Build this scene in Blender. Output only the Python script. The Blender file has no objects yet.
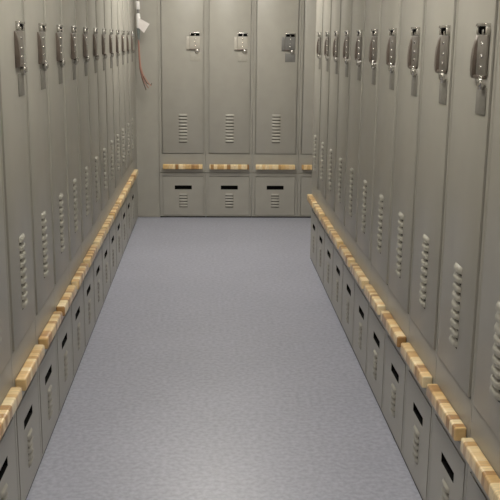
import bpy, bmesh, math, random
from mathutils import Vector, Matrix
random.seed(7)
S = 0.381                      # width of one locker in metres; most sizes below are in locker widths
C = bpy.context.scene.collection

# ------------------------------------------------------------------ materials
def srgb(r, g, b):
    f = lambda c: (c/255/12.92) if c/255 <= .04045 else ((c/255+.055)/1.055)**2.4
    return (f(r), f(g), f(b), 1)

def new_mat(name):
    m = bpy.data.materials.new(name); m.use_nodes = True
    nt = m.node_tree
    return m, nt, nt.nodes['Principled BSDF']

def plain(name, col, rough=.5, metal=0.0, spec=.5):
    m, nt, b = new_mat(name)
    b.inputs['Base Color'].default_value = srgb(*col)
    b.inputs['Roughness'].default_value = rough
    b.inputs['Metallic'].default_value = metal
    b.inputs['Specular IOR Level'].default_value = spec
    return m

def noisy(name, c1, c2, scale, rough=.45, detail=4, bump=0.0, metal=0.0, spec=.5, stretch=None, lo=.35, hi=.65):
    m, nt, b = new_mat(name)
    N, L = nt.nodes, nt.links
    tc = N.new('ShaderNodeTexCoord'); mp = N.new('ShaderNodeMapping')
    if stretch: mp.inputs['Scale'].default_value = stretch
    nz = N.new('ShaderNodeTexNoise'); nz.inputs['Scale'].default_value = scale; nz.inputs['Detail'].default_value = detail
    rp = N.new('ShaderNodeValToRGB')
    rp.color_ramp.elements[0].position = lo; rp.color_ramp.elements[0].color = srgb(*c1)
    rp.color_ramp.elements[1].position = hi; rp.color_ramp.elements[1].color = srgb(*c2)
    L.new(tc.outputs['Object'], mp.inputs['Vector']); L.new(mp.outputs['Vector'], nz.inputs['Vector'])
    L.new(nz.outputs['Fac'], rp.inputs['Fac']); L.new(rp.outputs['Color'], b.inputs['Base Color'])
    b.inputs['Roughness'].default_value = rough; b.inputs['Metallic'].default_value = metal
    b.inputs['Specular IOR Level'].default_value = spec
    if bump:
        bp = N.new('ShaderNodeBump'); bp.inputs['Strength'].default_value = bump; bp.inputs['Distance'].default_value = .002
        L.new(nz.outputs['Fac'], bp.inputs['Height']); L.new(bp.outputs['Normal'], b.inputs['Normal'])
    return m

M_paint = noisy('putty_grey_paint', (160, 157, 148), (164, 161, 152), 9, rough=.34, detail=3, bump=.02)
M_frame = noisy('putty_grey_frame_paint', (158, 155, 146), (162, 159, 150), 9, rough=.36, detail=3)
M_dark = plain('painted_dark_interior', (12, 11, 11), .8, spec=.1)  # near-black stands for the unlit inside of openings
M_vent = plain('painted_vent_shade', (48, 46, 42), .7, spec=.1)  # flat dark colour for the shade inside the vents
M_chrome = noisy('worn_chrome', (196, 194, 190), (216, 214, 210), 40, rough=.2, metal=1.0)
M_satin = noisy('satin_steel', (130, 125, 118), (142, 137, 130), 30, rough=.48, metal=.55, stretch=(1, 1, .15))
M_lever = noisy('dark_steel_lever', (112, 102, 95), (124, 113, 105), 30, rough=.4, metal=.55)
M_pale = noisy('pale_plate_enamel', (176, 171, 160), (182, 177, 166), 20, rough=.4)
M_slate = noisy('slate_plate_enamel', (112, 111, 108), (120, 119, 116), 20, rough=.45)
M_tag = noisy('grey_tag_plastic', (118, 115, 108), (128, 125, 118), 60, rough=.5)
M_paletag = noisy('pale_tag_plastic', (166, 162, 152), (172, 168, 158), 60, rough=.5)
M_toe = plain('near_black_base', (30, 30, 32), .7, spec=.2)
M_wall = noisy('painted_wall', (196, 191, 180), (202, 197, 186), 6, rough=.7)
M_ceil = noisy('ceiling_tile', (214, 212, 206), (222, 220, 214), 50, rough=.85)
M_white = noisy('white_plastic', (226, 224, 222), (234, 232, 230), 30, rough=.4)
M_paper = noisy('white_paper', (224, 218, 214), (234, 229, 226), 30, rough=.8)
M_gland = noisy('grey_green_gland', (104, 112, 110), (122, 130, 128), 30, rough=.4)
M_sheath = plain('grey_cable_sheath', (120, 118, 116), .5)
M_red = plain('red_wire', (152, 108, 94), .5)
M_pink = plain('faded_pink_wire', (182, 142, 126), .5)
M_brown = plain('brown_wire', (84, 60, 50), .5)
M_housing = plain('white_lamp_housing', (230, 230, 228), .5)

def emitter(name, col, strength):
    m, nt, b = new_mat(name)
    b.inputs['Base Color'].default_value = srgb(240, 240, 235)
    b.inputs['Emission Color'].default_value = col
    b.inputs['Emission Strength'].default_value = strength
    return m
M_lamp = emitter('fluorescent_diffuser', (1.0, .955, .86, 1), 13.6)
M_lamp2 = emitter('brighter_fluorescent_diffuser', (1.0, .955, .87, 1), 20.5)  # strength tuned higher than the others for the back row

def wood_material():
    m, nt, b = new_mat('laminated_maple')
    N, L = nt.nodes, nt.links
    tc = N.new('ShaderNodeTexCoord'); sep = N.new('ShaderNodeSeparateXYZ'); oi = N.new('ShaderNodeObjectInfo')
    L.new(tc.outputs['Object'], sep.inputs[0])
    off = N.new('ShaderNodeMath'); off.operation = 'MULTIPLY_ADD'; off.inputs[1].default_value = 37.0
    L.new(oi.outputs['Random'], off.inputs[0]); L.new(sep.outputs['X'], off.inputs[2])
    vo = N.new('ShaderNodeTexVoronoi'); vo.voronoi_dimensions = '1D'; vo.inputs['Scale'].default_value = 36
    vo.inputs['Randomness'].default_value = 1.0
    L.new(off.outputs[0], vo.inputs['W'])
    s2 = N.new('ShaderNodeSeparateColor'); L.new(vo.outputs['Color'], s2.inputs[0])
    rp = N.new('ShaderNodeValToRGB'); cr = rp.color_ramp
    cr.elements[0].position = 0; cr.elements[0].color = srgb(158, 116, 68)
    cr.elements[1].position = 1; cr.elements[1].color = srgb(243, 224, 184)
    for p, c in ((.18, (192, 150, 96)), (.38, (224, 188, 130)), (.62, (234, 206, 156))):
        e = cr.elements.new(p); e.color = srgb(*c)
    L.new(s2.outputs['Red'], rp.inputs['Fac'])
    mp = N.new('ShaderNodeMapping'); mp.inputs['Scale'].default_value = (220, 18, 60)
    nz = N.new('ShaderNodeTexNoise'); nz.inputs['Scale'].default_value = 1.0; nz.inputs['Detail'].default_value = 3
    L.new(tc.outputs['Object'], mp.inputs['Vector']); L.new(mp.outputs['Vector'], nz.inputs['Vector'])
    mr = N.new('ShaderNodeMapRange'); mr.inputs['To Min'].default_value = .82; mr.inputs['To Max'].default_value = 1.12
    mr.inputs['From Min'].default_value = .3; mr.inputs['From Max'].default_value = .7
    L.new(nz.outputs['Fac'], mr.inputs['Value'])
    mx = N.new('ShaderNodeVectorMath'); mx.operation = 'SCALE'
    L.new(rp.outputs['Color'], mx.inputs[0]); L.new(mr.outputs['Result'], mx.inputs['Scale'])
    L.new(mx.outputs['Vector'], b.inputs['Base Color'])
    b.inputs['Roughness'].default_value = .32
    b.inputs['Coat Weight'].default_value = .25; b.inputs['Coat Roughness'].default_value = .2
    return m
M_wood = wood_material()

def floor_material():
    m, nt, b = new_mat('blue_grey_speckled_vinyl')
    N, L = nt.nodes, nt.links
    tc = N.new('ShaderNodeTexCoord')
    n1 = N.new('ShaderNodeTexNoise'); n1.inputs['Scale'].default_value = 55; n1.inputs['Detail'].default_value = 5
    n2 = N.new('ShaderNodeTexNoise'); n2.inputs['Scale'].default_value = 2.2; n2.inputs['Detail'].default_value = 3
    for n in (n1, n2): L.new(tc.outputs['Object'], n.inputs['Vector'])
    rp = N.new('ShaderNodeValToRGB')
    rp.color_ramp.elements[0].position = .33; rp.color_ramp.elements[0].color = srgb(*FLOOR_A)
    rp.color_ramp.elements[1].position = .67; rp.color_ramp.elements[1].color = srgb(*FLOOR_B)
    L.new(n1.outputs['Fac'], rp.inputs['Fac'])
    mr = N.new('ShaderNodeMapRange'); mr.inputs['From Min'].default_value = .3; mr.inputs['From Max'].default_value = .7
    mr.inputs['To Min'].default_value = .96; mr.inputs['To Max'].default_value = 1.04
    L.new(n2.outputs['Fac'], mr.inputs['Value'])
    sc = N.new('ShaderNodeVectorMath'); sc.operation = 'SCALE'
    L.new(rp.outputs['Color'], sc.inputs[0]); L.new(mr.outputs['Result'], sc.inputs['Scale'])
    L.new(sc.outputs['Vector'], b.inputs['Base Color'])
    b.inputs['Roughness'].default_value = .36
    b.inputs['Specular IOR Level'].default_value = .55
    bp = N.new('ShaderNodeBump'); bp.inputs['Strength'].default_value = .05; bp.inputs['Distance'].default_value = .001
    L.new(n1.outputs['Fac'], bp.inputs['Height']); L.new(bp.outputs['Normal'], b.inputs['Normal'])
    return m
FLOOR_A, FLOOR_B = (148, 150, 164), (170, 172, 185)
M_floor = floor_material()

# ------------------------------------------------------------------ mesh helpers
def box(bm, x0, x1, y0, y1, z0, z1, bevel=0.0, seg=2):
    vs = [bm.verts.new((x, y, z)) for x in (x0, x1) for y in (y0, y1) for z in (z0, z1)]
    fs = [bm.faces.new([vs[i] for i in q]) for q in
          ((0, 1, 3, 2), (4, 6, 7, 5), (0, 4, 5, 1), (2, 3, 7, 6), (0, 2, 6, 4), (1, 5, 7, 3))]
    if bevel:
        es = list({e for f in fs for e in f.edges})
        bmesh.ops.bevel(bm, geom=es, offset=bevel, segments=seg, affect='EDGES', profile=.5)

def tube(bm, pts, radii, n=12, cap=True):
    pts = [Vector(p) for p in pts]
    if not hasattr(radii, '__len__'): radii = [radii]*len(pts)
    rings = []
    ref = Vector((.31, .95, .1)).normalized()
    for i, p in enumerate(pts):
        t = (pts[min(i+1, len(pts)-1)] - pts[max(i-1, 0)]).normalized()
        a = t.cross(ref).normalized(); b = t.cross(a)
        rings.append([bm.verts.new(p + (a*math.cos(2*math.pi*k/n) + b*math.sin(2*math.pi*k/n))*radii[i]) for k in range(n)])
    for r0, r1 in zip(rings, rings[1:]):
        for k in range(n): bm.faces.new((r0[k], r0[(k+1) % n], r1[(k+1) % n], r1[k]))
    if cap:
        bm.faces.new(rings[0][::-1]); bm.faces.new(rings[-1])

def louver(bm, cx, zt, w, h, d):
    """pressed hood vent: rises from the sheet at the top, stands out at the bottom, open below"""
    n, rows = 10, 5
    grid = []
    for j in range(rows+1):
        t = j/rows
        row = []
        for i in range(n+1):
            s = -1 + 2*i/n
            edge = max(0.0, 1-abs(s)**6)
            out = d*math.sin(min(1.0, t/.55)*math.pi/2)*edge + .0004
            row.append(bm.verts.new((cx + s*w/2, -out, zt - h*t)))
        grid.append(row)
    for j in range(rows):
        for i in range(n):
            bm.faces.new((grid[j][i], grid[j+1][i], grid[j+1][i+1], grid[j][i+1]))
    # dark strip on the uncut sheet paints in the shaded opening under the hood
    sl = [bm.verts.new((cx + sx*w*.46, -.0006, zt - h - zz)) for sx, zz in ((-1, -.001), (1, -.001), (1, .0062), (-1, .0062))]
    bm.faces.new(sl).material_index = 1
    # inside lip of the vent
    lip = [bm.verts.new((v.co.x, v.co.y*.25 - .0003, v.co.z + h*.18)) for v in grid[-1]]
    for i in range(n):
        bm.faces.new((grid[-1][i], lip[i], lip[i+1], grid[-1][i+1]))

def obj(name, bm, mat, parent=None, smooth=False, loc=None):
    bmesh.ops.recalc_face_normals(bm, faces=bm.faces)
    me = bpy.data.meshes.new(name); bm.to_mesh(me); bm.free()
    for m_ in (mat if isinstance(mat, tuple) else (mat,)): me.materials.append(m_)
    if smooth:
        for p in me.polygons: p.use_smooth = True
        me.set_sharp_from_angle(angle=math.radians(40))
    o = bpy.data.objects.new(name, me); C.objects.link(o)
    if parent: o.parent = parent
    if loc: o.location = loc
    return o

def one(name, mat, parent, *boxes, bevel=0.0, smooth=True):
    bm = bmesh.new()
    for b in boxes:
        box(bm, *[v*S for v in b], bevel=bevel)
    return obj(name, bm, mat, parent, smooth)

def thing(name, label, cat, loc=(0, 0, 0), rz=0, group=None):
    o = bpy.data.objects.new(name, None); C.objects.link(o)
    o.empty_display_size = .1
    o.location = loc; o.rotation_euler = (0, 0, rz)
    o['label'] = label; o['category'] = cat
    if group: o['group'] = group
    return o

def copy_tree(o, parent=None):
    c = o.copy(); C.objects.link(c)
    if parent: c.parent = parent
    for ch in list(o.children): copy_tree(ch, c)
    return c

def struct(name, bm, mat):
    o = obj(name, bm, mat); o['kind'] = 'structure'; return o

# ------------------------------------------------------------------ dimensions (in locker widths)
CAM_H = 3.8307
XL, XR, YB = -1.537, 1.8225, 19.553
TOP = 5.05
DEPTH = 1.2
LEFT0, RIGHT0, BACK0 = 6.280, 6.294, -.557

# ------------------------------------------------------------------ one locker
# local frame: x to the right when facing it, front face at y = 0 (towards you = -y), z up
def make_locker(plate_mat, tag_mat, lever_mat, shift):
    t = thing('locker', '', 'locker', group='grey metal lockers with bench slabs and drawers')
    g = .0035                                           # the joint between neighbours
    x0, x1 = -.5+g, .5-g
    back = .05
    # carcass: a body behind, a flange frame in front around the door and the drawer
    bm = bmesh.new()
    for b in ((x0, x1, back, DEPTH, .03, .985), (x0, x1, back, DEPTH, .995, TOP),
              (x0, -.434, 0, back, .03, .985), (.450, x1, 0, back, .03, .985),
              (-.434, .450, 0, back, .03, .046), (-.434, .450, 0, back, .916, .985),
              (x0, -.448, 0, back, .995, TOP), (.455, x1, 0, back, .995, TOP),
              (-.448, .455, 0, back, .995, 1.398), (-.448, .455, 0, back, 4.979, TOP)):
        box(bm, *[v*S for v in b])
    obj('carcass', bm, M_frame, t)
    one('base_strip', M_toe, t, (x0, x1, .008, DEPTH-.02, 0, .03), smooth=False)  # recessed near-black strip below the carcass
    # tall door with nine pressed vents
    bm = bmesh.new()
    box(bm, -.430*S, .438*S, -.004*S, .045*S, 1.412*S, 4.968*S, bevel=.0022)
    for k in range(9):
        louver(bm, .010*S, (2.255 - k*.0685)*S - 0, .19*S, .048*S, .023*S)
        
    for v in bm.verts:                                   # vents sit on the outer skin of the door
        if v.co.y < 0 and v.co.z < 2.3*S and v.co.z > 1.6*S and abs(v.co.x) < .15*S: v.co.y -= .004*S
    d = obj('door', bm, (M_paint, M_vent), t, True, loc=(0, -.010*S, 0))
    # latch: chrome hood with a dark mouth, raised plate, finger lever, dial, name tag
    o = shift
    bm = bmesh.new()
    for b in ((.168, .380, -.042, -.004, 3.925, 3.945), (.168, .184, -.036, -.004, 3.872, 3.925),
              (.364, .380, -.036, -.004, 3.872, 3.925), (.262, .286, -.028, -.004, 3.872, 3.905)):
        box(bm, (b[0]+o)*S, (b[1]+o)*S, *[v*S for v in b[2:]], bevel=.0012)
    obj('latch_hood', bm, M_chrome, d, True)
    one('latch_mouth', M_dark, d, (.184+o, .364+o, -.010, -.004, 3.874, 3.926), smooth=False)
    bm = bmesh.new()
    box(bm, (.158+o)*S, (.378+o)*S, -.022*S, -.004*S, 3.61*S, 3.870*S, bevel=.003, seg=3)
    obj('latch_plate', bm, plate_mat, d, True)
    # finger lever: a bowed bar down the hinge side of the plate
    bm = bmesh.new()
    prof = [(3.868, .012), (3.83, .027), (3.78, .037), (3.70, .043), (3.64, .043), (3.60, .039), (3.585, .028)]
    va = [[bm.verts.new(((x+o)*S, -y*S, z*S)) for z, y in prof] + [bm.verts.new(((x+o)*S, -.004*S, prof[-1][0]*S)), bm.verts.new(((x+o)*S, -.004*S, prof[0][0]*S))]
          for x in (.094, .150)]
    bm.faces.new(va[0]); bm.faces.new(va[1][::-1])
    for i in range(len(va[0])):
        j = (i+1) % len(va[0]); bm.faces.new((va[0][i], va[0][j], va[1][j], va[1][i]))
    bmesh.ops.bevel(bm, geom=list(bm.edges), offset=.0012, segments=2, affect='EDGES', profile=.5)
    obj('latch_lever', bm, lever_mat, d, True)
    bm = bmesh.new()
    box(bm, (.100+o)*S, (.356+o)*S, -.034*S, -.004*S, 3.588*S, 3.612*S, bevel=.002)
    obj('latch_bar', bm, M_lever, d, True)
    for z in (3.815, 3.735, 3.665):
        bm = bmesh.new()
        tube(bm, [((.272+o)*S, -.020*S, z*S), ((.272+o)*S, -.028*S, z*S), ((.272+o)*S, -.032*S, z*S)], [.0055, .0048, .0025], n=12)
        obj('rivet', bm, M_chrome, d, True)
    bm = bmesh.new()
    zc, xc = 3.565*S, (.318+o)*S
    tube(bm, [(xc, -.004*S, zc), (xc, -.034*S, zc), (xc, -.038*S, zc), (xc, -.0381*S, zc), (xc, -.048*S, zc), (xc, -.051*S, zc)],
         [.0180, .0180, .0165, .0105, .0105, .0090], n=24)
    obj('lock_dial', bm, M_chrome, d, True)
    one('name_tag', tag_mat, d, (.170+o, .386+o, -.0105, -.004, 3.355, 3.535), bevel=.0006)
    # wooden bench slab
    bm = bmesh.new()
    box(bm, -.424*S, .430*S, -.090*S, -.0005*S, 1.072*S, 1.178*S, bevel=.0065, seg=4)
    obj('bench_slab', bm, M_wood, t, True)
    # drawer front with a real hand slot and five vents
    bm = bmesh.new()
    X0, X1, Z0, Z1 = -.424, .438, .056, .905
    a, b_, c, e = -.175, .194, .624, .710
    f = .0 ; y0, y1 = -.004, .045
    for q in ((X0, a, y0, y1, Z0, Z1), (b_, X1, y0, y1, Z0, Z1), (a, b_, y0, y1, Z0, c), (a, b_, y0, y1, e, Z1)):
        box(bm, *[v*S for v in q])
    bmesh.ops.remove_doubles(bm, verts=bm.verts, dist=1e-5)
    for k in range(5):
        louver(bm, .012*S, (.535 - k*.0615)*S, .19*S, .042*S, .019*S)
    for v in bm.verts:
        if v.co.y < .001*S and abs(v.co.x) < .12*S and .2*S < v.co.z < .56*S: v.co.y -= .004*S
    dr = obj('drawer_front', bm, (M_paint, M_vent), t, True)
    one('slot_dark', M_dark, dr, (a, b_, .036, .044, c, e), (a, a+.006, -.001, .036, c, e), (b_-.006, b_, -.001, .036, c, e),
        (a, b_, -.001, .036, c, c+.006), (a, b_, -.001, .036, e-.006, e), smooth=False)  # black pocket paints in the dark inside of the drawer
    return t

proto_left = make_locker(M_satin, M_tag, M_lever, 0)
proto_back = make_locker(M_pale, M_paletag, M_pale, 0)
proto_slate = make_locker(M_slate, M_slate, M_slate, 0)

ordn = ['', 'first', 'second', 'third', 'fourth', 'fifth', 'sixth', 'seventh', 'eighth', 'ninth', 'tenth', 'eleventh', 'twelfth', 'thirteenth']
used = set()
def place(proto, x, y, rz, label, group):
    if proto.name in used: o = copy_tree(proto)
    else: used.add(proto.name); o = proto
    o.location = (x*S, y*S, 0); o.rotation_euler = (0, 0, rz)
    o['label'] = label; o['group'] = group

# left row: thirteen in the photograph
GL = 'lockers of the left row'
for k in range(-1, 13):
    if k == -1: lab = 'grey metal locker at the very start of the left row, before the photo edge'
    elif k == 0: lab = 'grey metal locker cut off by the left photo edge, only its drawer showing'
    elif k <= 6: lab = '%s tall grey locker with a visible latch from the left photo edge' % ordn[k]
    elif k == 12: lab = 'grey locker at the far end of the left row, next to the hanging cable'
    else: lab = '%s tall grey locker of the left row counted from the hanging cable' % ordn[13-k]
    place(proto_left, XL, LEFT0+k, math.pi/2, lab, GL)
# right row: free-standing, its far end open
GR = 'lockers of the right row'
for k in range(-2, 10):
    if k == -2: lab = 'grey metal locker at the very start of the right row, before the photo edge'
    elif k == -1: lab = 'grey metal locker cut off by the right photo edge, no latch showing'
    elif k <= 4: lab = '%s tall grey locker with a visible latch from the right photo edge' % ordn[k+1]
    elif k == 9: lab = 'grey locker closing the far open end of the right row'
    else: lab = '%s tall grey locker of the right row counted from its far open end' % ordn[10-k]
    place(proto_left, XR, RIGHT0+k, -math.pi/2, lab, GR)
# back row
GB = 'lockers of the back row'
BL = ['grey locker facing us at left of the back row, beside the plain corner panel',
      'grey locker facing us in the middle of the back row, with pale latch plate',
      'grey locker facing us in the back row, with dark slate latch plate and tag',
      'grey locker of the back row half hidden behind the right row',
      'grey locker of the back row wholly behind the right row']
for k in range(5):
    place(proto_slate if k == 2 else proto_back, BACK0+k, YB, 0, BL[k], GB)

# corner filler between the left row and the back row (an L of plain painted sheet)
t = thing('corner_panel', 'plain grey metal corner panel between left row and back row, behind the cable', 'panel', (XL*S, YB*S, 0))
le = LEFT0+12.5
bx = BACK0-.5
one('back_sheet', M_frame, t, (-.04, bx-XL-.0035, 0, .05, .012, TOP), smooth=False)
one('side_sheet', M_frame, t, (-.05, 0, le-YB+.0035, -.0005, .012, TOP), smooth=False)

# ------------------------------------------------------------------ hanging cable
hx, hy = -1.465, 19.308
t = thing('hanging_cable', 'white cable end with paper tag and loose red wires hanging in the left back corner', 'cable', ((hx+.01)*S, (hy-.004)*S, 2.62))
zc = 2.62
def L3(x, y, z): return ((x-hx)*S, (y-hy)*S, z*S-zc)
bm = bmesh.new(); tube(bm, [L3(hx, hy, 2.62/S), L3(hx+.01, hy, 5.6), L3(hx-.01, hy, 5.0), L3(hx, hy, 4.5)], .0065); obj('cable_sheath', bm, M_sheath, t, True)
bm = bmesh.new(); tube(bm, [L3(hx, hy, 4.55), L3(hx, hy, 4.54), L3(hx+.01, hy, 4.40), L3(hx+.01, hy, 4.385)], [.012, .0165, .0165, .013], n=20); obj('upper_sleeve', bm, M_white, t, True)
bm = bmesh.new(); tube(bm, [L3(hx+.01, hy, 4.40), L3(hx+.012, hy, 4.29)], .0085, n=16); obj('cable_neck', bm, M_sheath, t, True)
bm = bmesh.new(); tube(bm, [L3(hx+.012, hy, 4.31), L3(hx+.012, hy, 4.295), L3(hx+.015, hy, 4.15), L3(hx+.015, hy, 4.04), L3(hx+.012, hy, 4.01)], [.010, .0145, .0165, .0165, .012], n=20); obj('connector_body', bm, M_white, t, True)
bm = bmesh.new(); tube(bm, [L3(hx+.012, hy, 4.03), L3(hx+.012, hy, 3.93), L3(hx+.012, hy, 3.91), L3(hx+.012, hy, 3.80), L3(hx+.012, hy, 3.74)], [.0125, .0125, .0100, .0085, .004], n=16); obj('cable_gland', bm, M_gland, t, True)
bm = bmesh.new()
q = [(-1.43, hy-.06, 4.215), (-1.215, hy-.10, 4.100), (-1.335, hy-.07, 3.92), (-1.445, hy-.06, 4.02)]
v0 = [bm.verts.new(L3(*c)) for c in q]; v1 = [bm.verts.new(L3(c[0], c[1]+.004, c[2])) for c in q]
bm.faces.new(v0); bm.faces.new(v1[::-1])
for i in range(4): bm.faces.new((v0[i], v0[(i+1) % 4], v1[(i+1) % 4], v1[i]))
obj('paper_tag', bm, M_paper, t)
wires = [(M_red, -.016, [(-1.456, 3.78), (-1.450, 3.50), (-1.432, 3.22), (-1.385, 3.03), (-1.330, 2.90), (-1.262, 2.80)]),
         (M_pink, .014, [(-1.448, 3.78), (-1.436, 3.48), (-1.418, 3.24), (-1.37, 3.07), (-1.295, 2.95), (-1.215, 2.84)]),
         (M_brown, .0, [(-1.458, 3.78), (-1.454, 3.48), (-1.438, 3.20), (-1.395, 3.00), (-1.350, 2.86), (-1.315, 2.76)]),
         (M_brown, .030, [(-1.450, 3.78), (-1.442, 3.48), (-1.422, 3.22), (-1.37, 3.03), (-1.300, 2.90), (-1.205, 2.86), (-1.20, 2.90)])]
for m, dy, pts in wires:
    bm = bmesh.new(); tube(bm, [L3(x, hy+dy, z) for x, z in pts], .0042, n=8); obj('wire', bm, m, t, True)

# ------------------------------------------------------------------ room
CE = 2.62
x0, x1, y0, y1 = (XL-DEPTH-.04)*S, 3.97*S, -4*S, (YB+DEPTH+.04)*S
bm = bmesh.new(); box(bm, x0-.1, x1+.1, y0-.1, y1+.1, -.1, 0); struct('floor', bm, M_floor)
bm = bmesh.new(); box(bm, x0-.1, x1+.1, y0-.1, y1+.1, CE, CE+.1); struct('ceiling', bm, M_ceil)
for nm, b in (('wall_left', (x0-.1, x0, y0, y1)), ('wall_right', (x1, x1+.1, y0, y1)),
              ('wall_back', (x0-.1, x1+.1, y1, y1+.1)), ('wall_front', (x0-.1, x1+.1, y0-.1, y0))):
    bm = bmesh.new(); box(bm, b[0], b[1], b[2], b[3], 0, CE); struct(nm, bm, M_wall)

# ceiling fluorescents (above the frame, over the aisle); the last is an added fill light
lamp0 = None
for i, (lx, ly) in enumerate(((.1, 7.0), (.1, 15.9), (.1, -1.9))):
    lab = ['white fluorescent ceiling light above the near end of the aisle',
           'white fluorescent ceiling light above the far end of the aisle',
           'added fill light on the ceiling behind the camera, out of view'][i]
    if lamp0 is None:
        r = thing('ceiling_light', lab, 'ceiling light', group='ceiling lights over the aisle')
        bm = bmesh.new()
        for b in ((-.30, .30, -.61, .61, .05, .07), (-.30, -.28, -.61, .61, 0, .05), (.28, .30, -.61, .61, 0, .05), (-.28, .28, -.61, -.59, 0, .05), (-.28, .28, .59, .61, 0, .05)):
            box(bm, *b)
        obj('housing', bm, M_housing, r)
        bm = bmesh.new(); box(bm, -.28, .28, -.59, .59, .008, .016); obj('diffuser', bm, M_lamp, r)
        lamp0 = r
    else:
        r = copy_tree(lamp0)
        for ch in (r.children if i == 1 else ()):                            # this fitting is tuned brighter to lift the back row
            if ch.name.startswith('diffuser'): ch.data = ch.data.copy(); ch.data.materials[0] = M_lamp2
    r.location = (lx*S, ly*S, CE-.07); r['label'] = lab

w = bpy.data.worlds.new('World'); bpy.context.scene.world = w; w.use_nodes = True
w.node_tree.nodes['Background'].inputs[0].default_value = (.9, .92, 1, 1)
w.node_tree.nodes['Background'].inputs[1].default_value = .05

# ------------------------------------------------------------------ camera
F, YAW, PIT, ROL = 907.5, .04695, .22888, .01132
r0 = Vector((math.cos(YAW), -math.sin(YAW), 0))
hd = Vector((math.sin(YAW), math.cos(YAW), 0))
fw = hd*math.cos(PIT) + Vector((0, 0, -1))*math.sin(PIT)
up0 = hd*math.sin(PIT) + Vector((0, 0, 1))*math.cos(PIT)
rt = r0*math.cos(ROL) + up0*math.sin(ROL); up = up0*math.cos(ROL) - r0*math.sin(ROL)
cam = bpy.data.cameras.new('camera'); co = bpy.data.objects.new('camera', cam); C.objects.link(co)
mw = Matrix((rt, up, -fw)).transposed().to_4x4(); mw.translation = (0, 0, CAM_H*S)
co.matrix_world = mw
cam.sensor_width = 36; cam.lens = F/500*36; cam.clip_start = .05
sc = bpy.context.scene; sc.camera = co
vs = sc.view_settings
vs.view_transform = 'Standard'; vs.look = 'None'; vs.gamma = 1; vs.use_curve_mapping = False; vs.exposure = 0.0
